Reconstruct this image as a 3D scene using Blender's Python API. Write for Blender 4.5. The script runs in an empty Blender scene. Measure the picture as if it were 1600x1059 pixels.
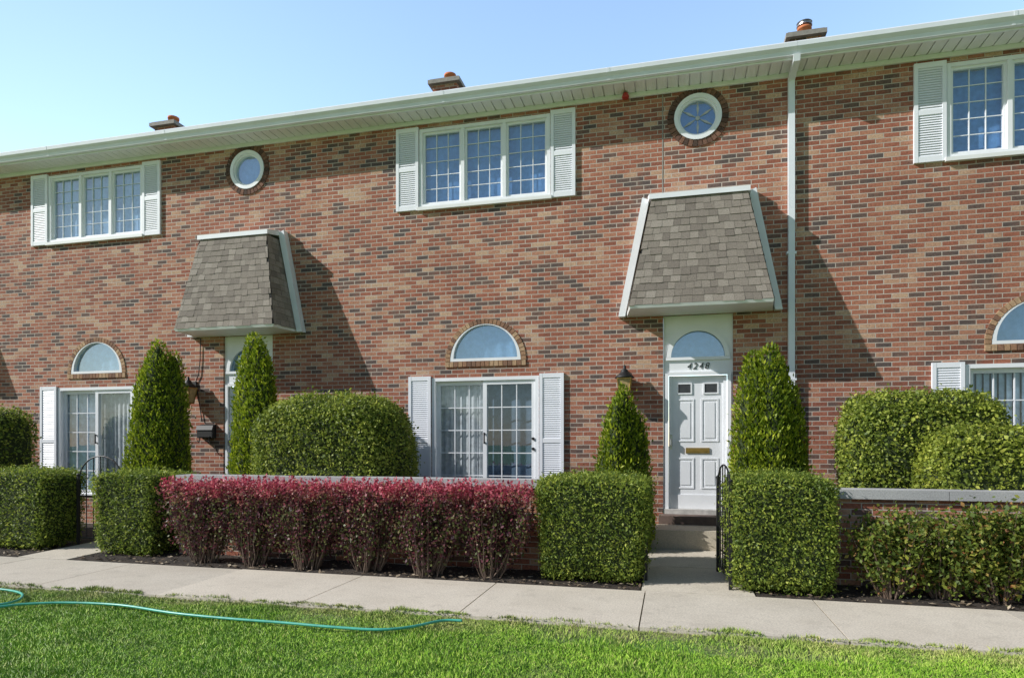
import bpy, bmesh, math, random
import numpy as np
from mathutils import Vector, Matrix
random.seed(7); rng = np.random.default_rng(7)
S = bpy.context.scene; C = S.collection
TH = math.radians(13.95); F = 1004.0; D = 9.9; H = 1.5
SN, CS = math.sin(TH), math.cos(TH)
def X(px, d):
    u = (px-800)/F
    return d*(-SN+u*CS)/(CS+u*SN)
def G(px, py, z=0.0):
    u = (px-800)/F; Zc = (H-z)*F/(py-693)
    return Vector((Zc*(-SN+u*CS), Zc*(CS+u*SN)-D, z))

# ------------------------------------------------------------------ materials
def newmat(name):
    m = bpy.data.materials.new(name); m.use_nodes = True
    nt = m.node_tree; b = nt.nodes['Principled BSDF']
    return m, nt, b
def N(nt, t, **kw):
    n = nt.nodes.new(t)
    for k, v in kw.items(): setattr(n, k, v)
    return n
def ramp(nt, stops, interp='LINEAR'):
    r = nt.nodes.new('ShaderNodeValToRGB'); r.color_ramp.interpolation = interp
    e = r.color_ramp.elements
    e[0].position = stops[0][0]; e[0].color = (*stops[0][1], 1)
    e[1].position = stops[-1][0]; e[1].color = (*stops[-1][1], 1)
    for p, c in stops[1:-1]:
        x = e.new(p); x.color = (*c, 1)
    return r
def mixc(nt, fac, a, b, mode='MIX'):
    m = nt.nodes.new('ShaderNodeMix'); m.data_type = 'RGBA'; m.blend_type = mode
    L = nt.links
    for inp, v in ((m.inputs[0], fac), (m.inputs[6], a), (m.inputs[7], b)):
        if isinstance(v, (int, float)): inp.default_value = v
        elif isinstance(v, tuple): inp.default_value = (*v, 1)
        else: L.new(v, inp)
    return m.outputs[2]
def math_(nt, op, a, b=None, c=None):
    m = nt.nodes.new('ShaderNodeMath'); m.operation = op
    for i, v in enumerate((a, b, c)):
        if v is None: continue
        if isinstance(v, (int, float)): m.inputs[i].default_value = v
        else: nt.links.new(v, m.inputs[i])
    return m.outputs[0]
def pos(nt): return N(nt, 'ShaderNodeNewGeometry').outputs['Position']
def noise(nt, scale, detail=4, vec=None, rough=0.55):
    n = N(nt, 'ShaderNodeTexNoise'); n.inputs['Scale'].default_value = scale
    n.inputs['Detail'].default_value = detail; n.inputs['Roughness'].default_value = rough
    nt.links.new(vec if vec is not None else pos(nt), n.inputs['Vector'])
    return n.outputs['Fac']
def bump(nt, b, h, strength, dist=0.01):
    n = N(nt, 'ShaderNodeBump'); n.inputs['Strength'].default_value = strength
    n.inputs['Distance'].default_value = dist
    nt.links.new(h, n.inputs['Height']); nt.links.new(n.outputs[0], b.inputs['Normal'])

def paint(name, col, rough=0.5, var=0.08, scale=3.0):
    m, nt, b = newmat(name)
    f = noise(nt, scale, 5)
    r = ramp(nt, [(0.3, tuple(c*(1-var) for c in col)), (0.7, col)])
    nt.links.new(f, r.inputs[0])
    f2 = noise(nt, 60, 3)
    c = mixc(nt, math_(nt, 'MULTIPLY', f2, 0.10), r.outputs[0], tuple(c*0.72 for c in col))
    nt.links.new(c, b.inputs['Base Color']); b.inputs['Roughness'].default_value = rough
    bump(nt, b, f2, 0.08, 0.004)
    return m

BRICKC = [(0.0,(.115,.088,.082)), (.15,(.185,.112,.09)), (.23,(.27,.103,.070)), (.42,(.345,.128,.083)), (.66,(.405,.165,.106)), (.87,(.45,.228,.15)), (1.0,(.53,.35,.24))]
def ramp_of(nt, f, stops, interp='LINEAR'):
    r = ramp(nt, stops, interp); nt.links.new(f, r.inputs[0]); return r.outputs[0]
def brick_mat():
    m, nt, b = newmat('brick_wall_material'); L = nt.links
    sp = N(nt, 'ShaderNodeSeparateXYZ'); L.new(pos(nt), sp.inputs[0])
    cb = N(nt, 'ShaderNodeCombineXYZ')
    wob = math_(nt, 'MULTIPLY', math_(nt, 'SUBTRACT', noise(nt, 3.0, 2), .5), .012)
    L.new(math_(nt, 'ADD', sp.outputs[0], sp.outputs[1]), cb.inputs[0]); L.new(math_(nt, 'ADD', sp.outputs[2], wob), cb.inputs[1])
    t = N(nt, 'ShaderNodeTexBrick'); L.new(cb.outputs[0], t.inputs['Vector'])
    t.offset = 0.5; t.squash = 1.0
    t.inputs['Scale'].default_value = 1.0
    t.inputs['Brick Width'].default_value = 0.204; t.inputs['Row Height'].default_value = 0.0675
    t.inputs['Mortar Size'].default_value = 0.0060; t.inputs['Mortar Smooth'].default_value = 0.2
    t.inputs['Bias'].default_value = 0.0
    t.inputs['Color1'].default_value = (0,0,0,1); t.inputs['Color2'].default_value = (1,1,1,1); t.inputs['Mortar'].default_value = (.5,.5,.5,1)
    big = noise(nt, 0.8, 3); mid = noise(nt, 2.3, 2)
    v = math_(nt, 'ADD', t.outputs['Color'], math_(nt, 'MULTIPLY', math_(nt, 'SUBTRACT', math_(nt,'ADD',big,mid), 1.0), 0.6))
    r = ramp(nt, BRICKC, 'LINEAR'); L.new(v, r.inputs[0])
    fine = noise(nt, 38, 5, rough=.7)
    c = mixc(nt, 0.75, r.outputs[0], mixc(nt, 1.0, r.outputs[0], ramp_of(nt, fine, [(.28,(.42,.42,.43)), (.72,(1.45,1.43,1.4))]), 'MULTIPLY'))
    mort = ramp_of(nt, noise(nt, 1.5, 4), [(.3,(.41,.355,.30)), (.7,(.57,.505,.44))])
    c = mixc(nt, t.outputs['Fac'], c, mort)
    st = noise(nt, 0.35, 6)
    c = mixc(nt, 1.0, c, ramp_of(nt, st, [(.3,(.86,.86,.86)), (.7,(1.14,1.13,1.12))]), 'MULTIPLY')
    L.new(c, b.inputs['Base Color']); b.inputs['Roughness'].default_value = 0.85
    b.inputs['Specular IOR Level'].default_value = 0.25
    h = math_(nt, 'ADD', math_(nt, 'MULTIPLY', t.outputs['Fac'], -1.0), math_(nt, 'MULTIPLY', fine, 0.35))
    bump(nt, b, h, 0.4, 0.006)
    return m
def island(nt): return N(nt, 'ShaderNodeNewGeometry').outputs['Random Per Island']
def island_mat(name, stops, rough=0.85, nz=40, bs=0.3):
    m, nt, b = newmat(name)
    c = ramp_of(nt, island(nt), stops)
    f = noise(nt, nz, 4)
    c = mixc(nt, 1.0, c, ramp_of(nt, f, [(.25,(.65,.65,.65)), (.75,(1.3,1.3,1.3))]), 'MULTIPLY')
    nt.links.new(c, b.inputs['Base Color']); b.inputs['Roughness'].default_value = rough
    b.inputs['Specular IOR Level'].default_value = 0.25
    bump(nt, b, f, bs, 0.006)
    return m
def leaf_out(nt, b, c, trans):
    L = nt.links
    t = N(nt, 'ShaderNodeBsdfTranslucent'); L.new(c, t.inputs['Color'])
    mx = N(nt, 'ShaderNodeMixShader'); mx.inputs[0].default_value = trans
    L.new(b.outputs[0], mx.inputs[1]); L.new(t.outputs[0], mx.inputs[2])
    L.new(mx.outputs[0], nt.nodes['Material Output'].inputs['Surface'])
def leaf_mat(name, stops, trans=0.3, rough=0.5):
    m, nt, b = newmat(name); L = nt.links
    c = ramp_of(nt, island(nt), stops)
    cl = noise(nt, 5.0, 3)
    c = mixc(nt, 1.0, c, ramp_of(nt, cl, [(.3,(.66,.72,.66)), (.7,(1.3,1.22,1.1))]), 'MULTIPLY')
    L.new(c, b.inputs['Base Color']); b.inputs['Roughness'].default_value = rough
    b.inputs['Specular IOR Level'].default_value = 0.3
    leaf_out(nt, b, c, trans)
    return m
def flat(name, col, rough=0.8, metal=0.0):
    m, nt, b = newmat(name)
    f = noise(nt, 12, 4)
    nt.links.new(ramp_of(nt, f, [(.3, tuple(c*.75 for c in col)), (.7, tuple(min(1,c*1.15) for c in col))]), b.inputs['Base Color'])
    b.inputs['Roughness'].default_value = rough; b.inputs['Metallic'].default_value = metal
    return m
def glass_mat(name, refl=0.14, tint=(.88,.92,.94)):
    m, nt, b = newmat(name); L = nt.links
    nt.nodes.remove(b)
    lw = N(nt, 'ShaderNodeLayerWeight'); lw.inputs['Blend'].default_value = .5
    f5 = math_(nt, 'POWER', lw.outputs['Facing'], 4.0)
    fac = math_(nt, 'MINIMUM', math_(nt, 'ADD', math_(nt, 'MULTIPLY', f5, .75), refl), 1.0)
    tr = N(nt, 'ShaderNodeBsdfTransparent'); tr.inputs[0].default_value = (*tint, 1)
    gl = N(nt, 'ShaderNodeBsdfGlossy'); gl.inputs['Roughness'].default_value = 0.015; gl.inputs[0].default_value = (.90,.97,1,1)
    bp = N(nt, 'ShaderNodeBump'); bp.inputs['Strength'].default_value = 0.04; bp.inputs['Distance'].default_value = 0.02
    L.new(noise(nt, 2.5, 1), bp.inputs['Height']); L.new(bp.outputs[0], gl.inputs['Normal'])
    mx = N(nt, 'ShaderNodeMixShader'); L.new(fac, mx.inputs[0]); L.new(tr.outputs[0], mx.inputs[1]); L.new(gl.outputs[0], mx.inputs[2])
    L.new(mx.outputs[0], nt.nodes['Material Output'].inputs['Surface'])
    return m
M = {}
M['brick'] = brick_mat()
M['vouss'] = island_mat('arch_brick', [(0,(.19,.11,.08)), (.4,(.33,.18,.11)), (.75,(.43,.27,.16)), (1,(.5,.34,.21))])
M['ring'] = island_mat('ring_brick', [(0,(.075,.05,.04)), (.5,(.14,.075,.055)), (1,(.23,.12,.08))])
M['shingle'] = island_mat('asphalt_shingle', [(0,(.20,.17,.145)), (.4,(.25,.215,.182)), (.75,(.29,.25,.213)), (1,(.34,.297,.255))], nz=90, bs=0.5)
M['white'] = paint('white_paint', (.90,.91,.94))
M['cream'] = paint('cream_paint', (.88,.88,.87), var=.08)
M['gutter'] = paint('gutter_white', (.84,.87,.92), rough=.35)
M['shutter'] = paint('shutter_white', (.90,.91,.96), rough=.45)
M['dark'] = flat('dark_underlay', (.03,.028,.026))  # plain dark colour for the canopy body under the shingles
M['roof'] = flat('roof_shingle', (.12,.11,.10))
M['terracotta'] = flat('terracotta', (.62,.20,.08))
M['slab'] = flat('cap_stone', (.30,.28,.25))
M['steel'] = flat('steel', (.45,.45,.45), .35, .9)
M['iron'] = flat('black_iron', (.012,.012,.013), .55)
M['brass'] = flat('brass', (.45,.28,.09), .35, .8)
M['glass'] = glass_mat('window_glass', .28, (.82,.92,1.0))
M['glassd'] = glass_mat('door_glass', .10)
M['red'] = flat('red_plastic', (.45,.03,.02), .4)
M['ink'] = flat('black_number', (.012,.012,.014), .5)
M['lampglass'] = flat('amber_glass', (.5,.36,.18), .15)
M['curt_skyrefl'] = flat('sky_reflection_curtain', (.21,.39,.66))  # blue sky reflection of the panes painted into the curtain colour
M['curt_slate'] = flat('slate_curtain', (.12,.18,.26))
M['curt_dark'] = flat('dark_interior', (.05,.055,.06))
M['curt_white'] = flat('sheer_curtain', (.62,.62,.63))
M['curt_pale'] = flat('pale_blind', (.50,.62,.74))
M['stem'] = flat('bark', (.16,.11,.08))
M['lead'] = flat('lead_grey', (.48,.5,.52), .5)
M['threshold'] = flat('pale_threshold', (.55,.53,.5), .5)
def concrete(name, a, b2, rough=.9):
    m, nt, b = newmat(name); L = nt.links
    f = noise(nt, 1.1, 6, rough=.65); g = noise(nt, 70, 3)
    c = ramp_of(nt, f, [(.3, a), (.7, b2)])
    c = mixc(nt, 1.0, c, ramp_of(nt, g, [(.3,(.76,.76,.76)), (.7,(1.15,1.15,1.15))]), 'MULTIPLY')
    s = noise(nt, 4.0, 7, rough=.75)
    c = mixc(nt, ramp_of(nt, s, [(.53,(0,0,0)), (.75,(.6,.6,.6))]), c, tuple(x*.65 for x in a))
    c = mixc(nt, 1.0, c, ramp_of(nt, island(nt), [(0,(.90,.90,.89)), (1,(1.06,1.05,1.03))]), 'MULTIPLY')
    L.new(c, b.inputs['Base Color']); b.inputs['Roughness'].default_value = rough
    bump(nt, b, g, .25, .004)
    return m
M['concrete'] = concrete('sidewalk_concrete', (.55,.49,.405), (.67,.605,.51))
M['stoop'] = concrete('stoop_concrete', (.48,.42,.33), (.60,.535,.43))
M['capstone'] = concrete('wall_cap_stone', (.38,.38,.39), (.50,.50,.50))
def mulch():
    m, nt, b = newmat('mulch_soil')
    f = noise(nt, 30, 6, rough=.7); g = noise(nt, 3, 3)
    c = ramp_of(nt, f, [(.3,(.018,.014,.011)), (.6,(.055,.042,.032)), (.8,(.13,.105,.08))])
    c = mixc(nt, 1.0, c, ramp_of(nt, g, [(.3,(.7,.7,.7)), (.7,(1.4,1.35,1.3))]), 'MULTIPLY')
    nt.links.new(c, b.inputs['Base Color']); b.inputs['Roughness'].default_value = .95
    bump(nt, b, f, .9, .03)
    return m
M['mulch'] = mulch()
def grasspatch(nt):
    p = pos(nt); sp = N(nt, 'ShaderNodeSeparateXYZ'); nt.links.new(p, sp.inputs[0])
    near = N(nt, 'ShaderNodeMapRange'); nt.links.new(sp.outputs[1], near.inputs[0])
    near.inputs[1].default_value = -5.3; near.inputs[2].default_value = -4.5
    near.inputs[3].default_value = 0.0; near.inputs[4].default_value = 0.28
    n = noise(nt, 1.5, 7, rough=.72)
    s = math_(nt, 'ADD', n, near.outputs[0])
    return ramp_of(nt, s, [(.56,(0,0,0)), (.84,(1,1,1))])
def lawn_mat():
    m, nt, b = newmat('lawn_ground')
    f = noise(nt, 25, 6, rough=.7)
    g = ramp_of(nt, f, [(.3,(.075,.16,.02)), (.7,(.17,.31,.045))])
    d = ramp_of(nt, f, [(.3,(.16,.14,.07)), (.7,(.37,.32,.18))])
    c = mixc(nt, grasspatch(nt), g, d)
    nt.links.new(c, b.inputs['Base Color']); b.inputs['Roughness'].default_value = .95
    bump(nt, b, f, .8, .03)
    return m
M['lawn'] = lawn_mat()
def blade_mat():
    m, nt, b = newmat('grass_blade')
    i = island(nt)
    g = ramp_of(nt, i, [(0,(.16,.35,.024)), (.5,(.31,.56,.048)), (.86,(.44,.65,.085)), (1,(.60,.60,.22))])
    d = ramp_of(nt, i, [(0,(.25,.34,.06)), (.4,(.44,.43,.16)), (1,(.62,.54,.30))])
    c = mixc(nt, math_(nt, 'MULTIPLY', grasspatch(nt), .82), g, d)
    n = noise(nt, 2.2, 3); n2 = noise(nt, 9, 3)
    c = mixc(nt, 1.0, c, ramp_of(nt, n, [(.3,(.74,.79,.70)), (.7,(1.15,1.1,1.05))]), 'MULTIPLY')
    c = mixc(nt, 1.0, c, ramp_of(nt, n2, [(.3,(.72,.77,.72)), (.7,(1.15,1.12,1.1))]), 'MULTIPLY')
    nt.links.new(c, b.inputs['Base Color']); b.inputs['Roughness'].default_value = .5
    b.inputs['Specular IOR Level'].default_value = .25
    v = N(nt, 'ShaderNodeNewGeometry'); mx = N(nt, 'ShaderNodeVectorMath', operation='ADD'); mx.inputs[1].default_value = (0,0,1.1)
    nt.links.new(v.outputs['Normal'], mx.inputs[0]); nm = N(nt, 'ShaderNodeVectorMath', operation='NORMALIZE'); nt.links.new(mx.outputs[0], nm.inputs[0])
    nt.links.new(nm.outputs[0], b.inputs['Normal'])
    return m
M['blade'] = blade_mat()
M['yew'] = leaf_mat('yew_leaf', [(0,(.09,.15,.03)), (.5,(.22,.30,.053)), (.85,(.36,.44,.072)), (1,(.49,.53,.12))], .42)
M['box'] = leaf_mat('boxwood_leaf', [(0,(.10,.155,.03)), (.5,(.25,.32,.053)), (.85,(.40,.47,.08)), (1,(.54,.57,.14))], .4)
M['box2'] = leaf_mat('boxwood_bright_leaf', [(0,(.13,.18,.03)), (.5,(.30,.365,.058)), (.85,(.44,.50,.083)), (1,(.56,.57,.13))], .4)  # brighter yellow-green boxwood variant, sets the lower bush apart
M['arb'] = leaf_mat('arborvitae_leaf', [(0,(.10,.165,.014)), (.5,(.24,.33,.024)), (.85,(.38,.46,.034)), (1,(.52,.57,.06))], .42)
M['sparse'] = leaf_mat('shrub_leaf', [(0,(.07,.115,.027)), (.6,(.19,.255,.047)), (.88,(.34,.36,.07)), (.96,(.40,.24,.09)), (1,(.45,.16,.08))], .4)
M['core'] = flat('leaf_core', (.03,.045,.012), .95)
def barb_mat():
    m, nt, b = newmat('barberry_leaf')
    i = island(nt)
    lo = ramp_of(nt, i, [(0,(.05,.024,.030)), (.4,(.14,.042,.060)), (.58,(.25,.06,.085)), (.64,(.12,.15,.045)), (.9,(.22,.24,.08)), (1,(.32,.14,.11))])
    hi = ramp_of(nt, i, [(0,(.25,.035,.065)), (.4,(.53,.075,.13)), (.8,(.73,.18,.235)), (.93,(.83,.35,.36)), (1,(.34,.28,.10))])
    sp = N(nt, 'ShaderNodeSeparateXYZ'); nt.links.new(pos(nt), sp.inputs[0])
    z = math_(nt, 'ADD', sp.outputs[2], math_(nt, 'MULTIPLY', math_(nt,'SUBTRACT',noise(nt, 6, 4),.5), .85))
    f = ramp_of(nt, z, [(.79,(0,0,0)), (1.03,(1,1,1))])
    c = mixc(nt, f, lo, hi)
    nt.links.new(c, b.inputs['Base Color']); b.inputs['Roughness'].default_value = .5
    leaf_out(nt, b, c, .4)
    return m
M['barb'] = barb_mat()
M['litter'] = island_mat('leaf_litter', [(0,(.09,.06,.04)), (.5,(.20,.15,.10)), (1,(.40,.33,.24))])
M['hose'] = flat('hose_green', (.08,.42,.32), .35)
M['dstep'] = flat('dark_step', (.16,.11,.09), .8)

# ------------------------------------------------------------------ mesh helpers
class MB:
    def __init__(s): s.v = []; s.f = []
    def quad(s, a, b, c, d):
        n = len(s.v); s.v += [tuple(a), tuple(b), tuple(c), tuple(d)]; s.f.append((n, n+1, n+2, n+3)); return s
    def box(s, x0, x1, y0, y1, z0, z1):
        n = len(s.v)
        s.v += [(x,y,z) for z in (z0,z1) for y in (y0,y1) for x in (x0,x1)]
        s.f += [tuple(n+i for i in f) for f in ((0,2,3,1),(4,5,7,6),(0,1,5,4),(2,6,7,3),(0,4,6,2),(1,3,7,5))]; return s
    def hexa(s, bl, tl):
        n = len(s.v); s.v += [tuple(p) for p in bl]+[tuple(p) for p in tl]
        s.f += [tuple(n+i for i in f) for f in ((3,2,1,0),(4,5,6,7),(0,1,5,4),(1,2,6,5),(2,3,7,6),(3,0,4,7))]; return s
    def prism_x(s, poly, x0, x1):
        n = len(s.v); k = len(poly)
        s.v += [(x0,y,z) for y,z in poly]+[(x1,y,z) for y,z in poly]
        s.f.append(tuple(n+i for i in range(k))); s.f.append(tuple(n+k+i for i in reversed(range(k))))
        for i in range(k):
            j = (i+1) % k; s.f.append((n+i, n+k+i, n+k+j, n+j))
        return s
    def prism_y(s, poly, y0, y1):
        n = len(s.v); k = len(poly)
        s.v += [(x,y0,z) for x,z in poly]+[(x,y1,z) for x,z in poly]
        s.f.append(tuple(n+i for i in range(k))); s.f.append(tuple(n+k+i for i in reversed(range(k))))
        for i in range(k):
            j = (i+1) % k; s.f.append((n+j, n+i, n+k+i, n+k+j))
        return s
    def tube(s, pts, r, n=8, r1=None):
        pts = [Vector(p) for p in pts]; k = len(pts); base = len(s.v)
        up = None
        for i, p in enumerate(pts):
            t = (pts[min(i+1,k-1)]-pts[max(i-1,0)]).normalized()
            if up is None: up = Vector((0,0,1)) if abs(t.z) < .9 else Vector((1,0,0))
            a = t.cross(up).normalized(); b = a.cross(t).normalized(); up = b
            rr = r if r1 is None else r+(r1-r)*i/(k-1)
            for j in range(n):
                q = p+a*math.cos(2*math.pi*j/n)*rr+b*math.sin(2*math.pi*j/n)*rr; s.v.append(tuple(q))
        for i in range(k-1):
            for j in range(n):
                j2 = (j+1) % n
                s.f.append((base+i*n+j, base+i*n+j2, base+(i+1)*n+j2, base+(i+1)*n+j))
        s.f.append(tuple(base+j for j in reversed(range(n)))); s.f.append(tuple(base+(k-1)*n+j for j in range(n)))
        return s
    def lathe(s, prof, n=16, c=(0,0,0)):
        base = len(s.v); k = len(prof)
        for r, z in prof:
            for j in range(n):
                s.v.append((c[0]+r*math.cos(2*math.pi*j/n), c[1]+r*math.sin(2*math.pi*j/n), c[2]+z))
        for i in range(k-1):
            for j in range(n):
                j2 = (j+1) % n
                s.f.append((base+i*n+j, base+i*n+j2, base+(i+1)*n+j2, base+(i+1)*n+j))
        s.f.append(tuple(base+j for j in reversed(range(n)))); s.f.append(tuple(base+(k-1)*n+j for j in range(n)))
        return s
    def build(s, name, mat, parent=None, smooth=False):
        me = bpy.data.meshes.new(name); me.from_pydata(s.v, [], s.f); me.update()
        if smooth: me.polygons.foreach_set('use_smooth', [True]*len(me.polygons))
        return obj(name, me, mat, parent)
def obj(name, me, mat, parent=None):
    for m in (mat if isinstance(mat, (list, tuple)) else [mat]): me.materials.append(m)
    o = bpy.data.objects.new(name, me); C.objects.link(o)
    if parent is not None: o.parent = parent
    return o
def thing(name, label, cat, loc, group=None):
    o = bpy.data.objects.new(name, None); C.objects.link(o); o.location = loc
    o.empty_display_size = .2
    o['label'] = label; o['category'] = cat
    if group: o['group'] = group
    return o
def tag(o, label, cat, group=None, kind=None):
    o['label'] = label; o['category'] = cat
    if group: o['group'] = group
    if kind: o['kind'] = kind
    return o
def struct(o, label=None, cat=None):
    o['kind'] = 'structure'
    if label: o['label'] = label
    if cat: o['category'] = cat
    return o
def plate(outer, holes, y0, y1):
    cu = bpy.data.curves.new('plate', 'CURVE'); cu.dimensions = '2D'; cu.fill_mode = 'BOTH'; cu.extrude = (y1-y0)/2
    for poly in [outer]+list(holes):
        sp = cu.splines.new('POLY'); sp.points.add(len(poly)-1)
        for p, q in zip(sp.points, poly): p.co = (q[0], q[1], 0, 1)
        sp.use_cyclic_u = True
    return curve_mesh(cu, lambda v: (v.x, (y0+y1)/2+v.z, v.y), True)
def curve_mesh(cu, fn, flip):
    o = bpy.data.objects.new('tmp', cu); C.objects.link(o)
    dg = bpy.context.evaluated_depsgraph_get(); dg.update()
    me = bpy.data.meshes.new_from_object(o.evaluated_get(dg))
    bpy.data.objects.remove(o); bpy.data.curves.remove(cu)
    for v in me.vertices: v.co = fn(v.co)
    if flip: me.flip_normals()
    me.materials.clear(); me.update()
    return me
def rect(x0, x1, z0, z1): return [(x0,z0),(x1,z0),(x1,z1),(x0,z1)]
def arc(cx, cz, r, a0=0, a1=180, n=28):
    return [(cx+r*math.cos(math.radians(a0+(a1-a0)*i/n)), cz+r*math.sin(math.radians(a0+(a1-a0)*i/n))) for i in range(n+1)]
def circ(cx, cz, r, n=40): return arc(cx, cz, r, 0, 360, n)[:-1]

# ------------------------------------------------------------------ house parts (local x, wall face at y = 0)
def shutter(root, x0, x1, z0, z1):
    m = MB(); w = .05
    m.box(x0, x0+w, -.042, -.002, z0, z1); m.box(x1-w, x1, -.042, -.002, z0, z1)
    zm = z0+(z1-z0)*.5
    for a, b in ((z0, z0+.08), (zm-.035, zm+.035), (z1-.07, z1)): m.box(x0+w, x1-w, -.040, -.002, a, b)
    for a, b in ((z0+.08, zm-.035), (zm+.035, z1-.07)):
        n = int((b-a)/.033)
        for i in range(n):
            z = a+(i+.5)*(b-a)/n
            m.hexa([(x0+w,-.036,z-.018),(x1-w,-.036,z-.018),(x1-w,-.030,z-.018),(x0+w,-.030,z-.018)],
                   [(x0+w,-.021,z+.014),(x1-w,-.021,z+.014),(x1-w,-.015,z+.014),(x0+w,-.015,z+.014)])
    m.box(x0+w, x1-w, -.012, -.002, z0+.08, z1-.07)
    return m.build('shutter', M['shutter'], root)
def curtain(parent, x0, x1, z0, z1, y, mat, amp=.02, per=.11, name='curtain'):
    m = MB(); n = max(8, int((x1-x0)/.02)); ph = random.random()*6
    xs = [x0+(x1-x0)*i/n for i in range(n+1)]
    ys = [y+amp*math.sin(6.283*x/per+ph+.6*math.sin(x*5)) for x in xs]
    for i in range(n): m.quad((xs[i],ys[i],z0),(xs[i+1],ys[i+1],z0),(xs[i+1],ys[i+1],z1),(xs[i],ys[i],z1))
    return m.build(name, mat, parent, True)
def sash(parent, x0, x1, z0, z1, y0, y1, bw, cols, rows, mw=.012, mat=None):
    m = MB()
    m.box(x0, x0+bw, y0, y1, z0, z1); m.box(x1-bw, x1, y0, y1, z0, z1)
    m.box(x0+bw, x1-bw, y0+.001, y1-.001, z0, z0+bw); m.box(x0+bw, x1-bw, y0+.001, y1-.001, z1-bw, z1)
    yc = (y0+y1)/2
    if cols > 1:
        for i in range(1, cols):
            x = x0+bw+(x1-x0-2*bw)*i/cols; m.box(x-mw/2, x+mw/2, yc-.010, yc+.005, z0+bw, z1-bw)
        for i in range(1, rows):
            z = z0+bw+(z1-z0-2*bw)*i/rows; m.box(x0+bw, x1-bw, yc-.008, yc+.003, z-mw/2, z+mw/2)
    m.build('sash', M['white'], parent)
    MB().quad((x0+bw-.01,yc+.008,z0+bw-.01),(x1-bw+.01,yc+.008,z0+bw-.01),(x1-bw+.01,yc+.008,z1-bw+.01),(x0+bw-.01,yc+.008,z1-bw+.01)).build('pane', mat or M['glass'], parent)
def frame_mb(x0, x1, z0, z1, w, y0, y1):
    m = MB(); m.box(x0, x0+w, y0, y1, z0, z1); m.box(x1-w, x1, y0, y1, z0, z1)
    m.box(x0+w, x1-w, y0+.001, y1-.001, z1-w, z1); m.box(x0+w, x1-w, y0+.001, y1-.001, z0, z0+w); return m
WC, WH = -3.31, 1.09
def upper_window(root, style):
    x0, x1, z0, z1 = WC-WH, WC+WH, 5.37, 6.655
    m = frame_mb(x0, x1, z0, z1, .05, -.02, .11)
    p = [x0+.05+(x1-x0-.1)*t for t in (0, .333, .667, 1)]
    for x in p[1:3]: m.box(x-.028, x+.028, -.012, .105, z0+.05, z1-.05)
    w = m.build('window', M['white'], root)
    for i in range(3):
        a = p[i]+(.028 if i else 0); b = p[i+1]-(.028 if i < 2 else 0)
        sash(w, a, b, z0+.05, z1-.05, .02, .07, .036, 3, 5, .007 if style == 'left' else .010)
    MB().box(x0-.03, x1+.03, -.065, .0, 5.315, 5.368).build('sill', M['cream'], w)
    curtain(w, x0-.02, x1+.02, z0-.02, z1+.02, .150, M['curt_pale'] if style == 'left' else M['curt_skyrefl'], .006, .21)
    shutter(root, x0-.405, x0-.012, 5.335, 6.69); shutter(root, x1+.012, x1+.40, 5.335, 6.69)
def slider(root, style):
    c, h, z0, z1 = -3.29, .89, .5, 2.57
    x0, x1 = c-h, c+h
    w = frame_mb(x0, x1, z0, z1, .055, -.015, .12).build('sliding_door', M['white'], root)
    grids = {'mid': (3, 3), 'left': (3, 1), 'right': (3, 3)}[style]
    sash(w, x0+.055, c+.03, z0+.055, z1-.055, .058, .10, .065, grids[0], 5, .015, mat=M['glassd'])
    sash(w, c-.03, x1-.055, z0+.055, z1-.055, .01, .052, .065, grids[1], 5, .015, mat=M['glassd'])
    m = MB().tube([(c-.0, -.02, 1.5), (c-.0, -.02, 1.68)], .012); m.box(c-.012, c+.012, -.02, .012, 1.51, 1.53); m.box(c-.012, c+.012, -.02, .012, 1.65, 1.67)
    m.build('handle', M['iron'], w)
    for z in (1.42, 1.58):
        MB().lathe([(.012,-.022),(.024,-.015),(.024,.015),(.012,.022)], 10, (x1-.09, -.012, z)).build('lock', M['iron'], w)
    def slats(a, b, mat):
        m = MB(); n = int((b-a)/.085)
        for i in range(n):
            x = a+(i+.5)*(b-a)/n; m.quad((x-.040,.122,z0+.05),(x+.036,.146,z0+.05),(x+.036,.146,z1),(x-.040,.122,z1))
        m.build('blind', mat, w)
    if style == 'mid':
        curtain(w, x0, c, z0, z1, .135, M['curt_white'], .010, .1)
        curtain(w, c, x1, z0, z1, .165, M['curt_slate'], .01, .3)
    elif style == 'left':
        slats(x0, c, M['curt_pale']); curtain(w, x0, c, z0, z1, .165, M['curt_pale'], .002, .3, 'backing'); curtain(w, c, x1, z0, z1, .135, M['curt_white'], .010, .1)
    else:
        slats(x0, x1, M['curt_pale']); curtain(w, x0, x1, z0, z1, .185, M['curt_dark'], .002, .3, 'backing')
    shutter(root, x0-.405, x0-.015, .5, 2.6); shutter(root, x1+.015, x1+.40, .5, 2.6)
def voussoirs(m, cx, cz, r0, r1, a0, a1, n, y0, y1):
    g = .010
    for i in range(n):
        b0 = math.radians(a0+(a1-a0)*i/n); b1 = math.radians(a0+(a1-a0)*(i+1)/n)
        d = g/2/((r0+r1)/2); b0 += d; b1 -= d
        m.prism_y([(cx+r0*math.cos(b0),cz+r0*math.sin(b0)),(cx+r1*math.cos(b0),cz+r1*math.sin(b0)),(cx+r1*math.cos(b1),cz+r1*math.sin(b1)),(cx+r0*math.cos(b1),cz+r0*math.sin(b1))], y0, y1)
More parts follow.
